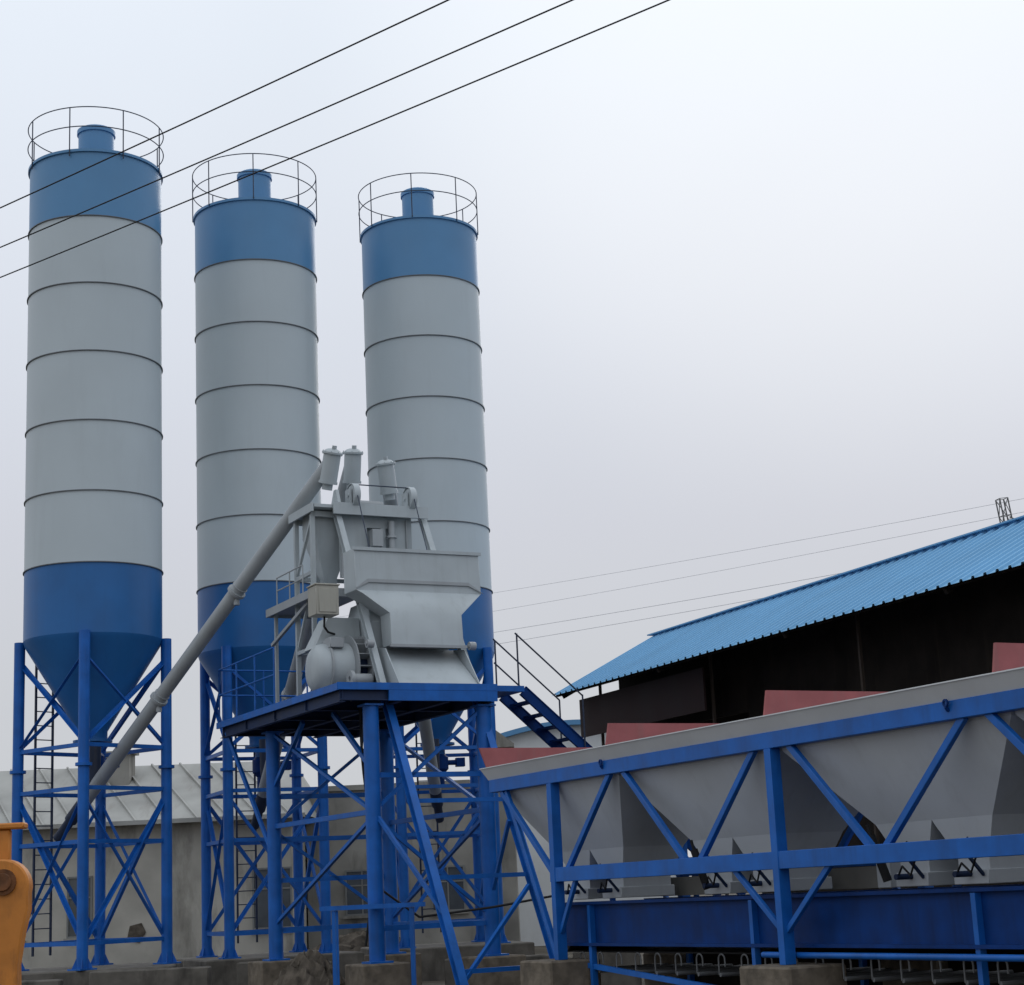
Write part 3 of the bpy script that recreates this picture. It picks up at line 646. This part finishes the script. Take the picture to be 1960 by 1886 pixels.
wire((33.6,120,24.8),(-2.0,156,25.6),25,30,0.015,fl,'farwire',0.6,"distant pylon cables")
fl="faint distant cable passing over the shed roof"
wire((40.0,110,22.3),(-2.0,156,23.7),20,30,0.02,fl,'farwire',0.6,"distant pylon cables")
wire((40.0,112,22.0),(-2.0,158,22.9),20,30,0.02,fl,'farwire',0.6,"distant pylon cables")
py=thing("lattice_pylon","distant leaning steel lattice power pylon behind the shed roof","pylon",(36.3,120,GZ),R(12))
py.rotation_euler=(0,R(-6),R(12))
b=MB(); H=26.8
lev=[0,6,11,15,18,20,22,23.3,24.4,25.6,H]
def hw(z): return 2.0-(2.0-0.3)*min(1,z/23)
for i in range(len(lev)-1):
    z0_,z1_=lev[i],lev[i+1]; a,c=hw(z0_),hw(z1_)
    cs0=[(-a,-a,z0_),(a,-a,z0_),(a,a,z0_),(-a,a,z0_)]; cs1=[(-c,-c,z1_),(c,-c,z1_),(c,c,z1_),(-c,c,z1_)]
    for k in range(4):
        b.beam(cs0[k],cs1[k],0.07,0.07); b.beam(cs0[k],cs1[(k+1)%4],0.04,0.04); b.beam(cs1[k],cs1[(k+1)%4],0.04,0.04)
b.obj("lattice_mast","pylon",py)
b=MB()
b.beam((0.3,0,24.4),(1.3,0,25.0),0.06,0.06); b.beam((0.3,0,25.5),(1.3,0,25.0),0.05,0.05); b.beam((0.8,0,24.7),(0.8,0,25.25),0.04,0.04); b.beam((0.3,0,24.9),(0.8,0,24.7),0.04,0.04)
b.obj("cross_arm","pylon",py)

# ------------------------------------------------------------ sky / light
SUN_AZ=R(12); SUN_EL=R(27)
sd=Vector((math.sin(SUN_AZ)*math.cos(SUN_EL),math.cos(SUN_AZ)*math.cos(SUN_EL),math.sin(SUN_EL)))
w=bpy.data.worlds.new("World"); scene.world=w; w.use_nodes=True
nt=w.node_tree; N=nt.nodes; L=nt.links; N.clear()
out=N.new("ShaderNodeOutputWorld"); mixs=N.new("ShaderNodeMixShader"); mixs.inputs[0].default_value=0.985
bg1=N.new("ShaderNodeBackground"); bg2=N.new("ShaderNodeBackground")
sky=N.new("ShaderNodeTexSky"); sky.sky_type='NISHITA'; sky.sun_disc=False; sky.sun_elevation=SUN_EL; sky.sun_rotation=SUN_AZ; sky.dust_density=1
bg1.inputs[1].default_value=0.10; L.new(sky.outputs[0],bg1.inputs[0])
tc=N.new("ShaderNodeTexCoord"); nm=N.new("ShaderNodeVectorMath"); nm.operation='NORMALIZE'; L.new(tc.outputs["Generated"],nm.inputs[0])
sp=N.new("ShaderNodeSeparateXYZ"); L.new(nm.outputs[0],sp.inputs[0])
cr=N.new("ShaderNodeValToRGB"); L.new(sp.outputs[2],cr.inputs[0])
E=cr.color_ramp.elements
E[0].position=0.0; E[0].color=(0.57,0.59,0.62,1)
E[1].position=1.0; E[1].color=(1.12,1.18,1.26,1)
for p,c in ((0.12,(0.60,0.62,0.66,1)),(0.20,(0.635,0.655,0.72,1)),(0.28,(0.685,0.72,0.795,1)),(0.36,(0.735,0.78,0.86,1)),(0.45,(0.785,0.845,0.93,1))):
    e=E.new(p); e.color=c
dp=N.new("ShaderNodeVectorMath"); dp.operation='DOT_PRODUCT'; L.new(nm.outputs[0],dp.inputs[0]); dp.inputs[1].default_value=sd
mr=N.new("ShaderNodeMapRange"); mr.inputs[1].default_value=0.955; mr.inputs[2].default_value=1.0; mr.inputs[3].default_value=0; mr.inputs[4].default_value=1; mr.interpolation_type='SMOOTHSTEP'
L.new(dp.outputs["Value"],mr.inputs[0])
gl=N.new("ShaderNodeMixRGB"); gl.blend_type='ADD'; gl.inputs[2].default_value=(0.12,0.11,0.09,1); L.new(mr.outputs[0],gl.inputs[0]); L.new(cr.outputs[0],gl.inputs[1])
nz=N.new("ShaderNodeTexNoise"); nz.inputs["Scale"].default_value=2.2; nz.inputs["Detail"].default_value=4; L.new(nm.outputs[0],nz.inputs["Vector"])
m3=N.new("ShaderNodeMapRange"); m3.inputs[3].default_value=0.975; m3.inputs[4].default_value=1.025; m3.inputs[1].default_value=0.3; m3.inputs[2].default_value=0.7; L.new(nz.outputs[0],m3.inputs[0])
mu=N.new("ShaderNodeMixRGB"); mu.blend_type='MULTIPLY'; mu.inputs[0].default_value=1; L.new(gl.outputs[0],mu.inputs[1]); L.new(m3.outputs[0],mu.inputs[2])
L.new(mu.outputs[0],bg2.inputs[0]); bg2.inputs[1].default_value=1.0
L.new(bg1.outputs[0],mixs.inputs[1]); L.new(bg2.outputs[0],mixs.inputs[2]); L.new(mixs.outputs[0],out.inputs[0])
sl=bpy.data.lights.new("sun",'SUN'); sl.energy=0.5; sl.angle=R(30); sl.color=(1,0.99,0.97)
so=bpy.data.objects.new("sun",sl); COL.objects.link(so); so.rotation_euler=(-sd).to_track_quat('-Z','Y').to_euler()

# ------------------------------------------------------------ camera
cam=bpy.data.cameras.new("camera"); co=bpy.data.objects.new("camera",cam); COL.objects.link(co)
cam.sensor_width=36; cam.lens=3400/1960*36; cam.clip_end=5000
pitch=math.atan(768/3400); roll=R(2.7)
f=Vector((0,math.cos(pitch),math.sin(pitch))); u0=Vector((0,-math.sin(pitch),math.cos(pitch))); r0=Vector((1,0,0))
rt=r0*math.cos(roll)-u0*math.sin(roll); up=r0*math.sin(roll)+u0*math.cos(roll)
m=Matrix((rt,up,-f)).transposed().to_4x4(); m.translation=Vector((0,0,1.05)); co.matrix_world=m
scene.camera=co
scene.view_settings.view_transform='Standard'; scene.view_settings.look='None'; scene.view_settings.exposure=0
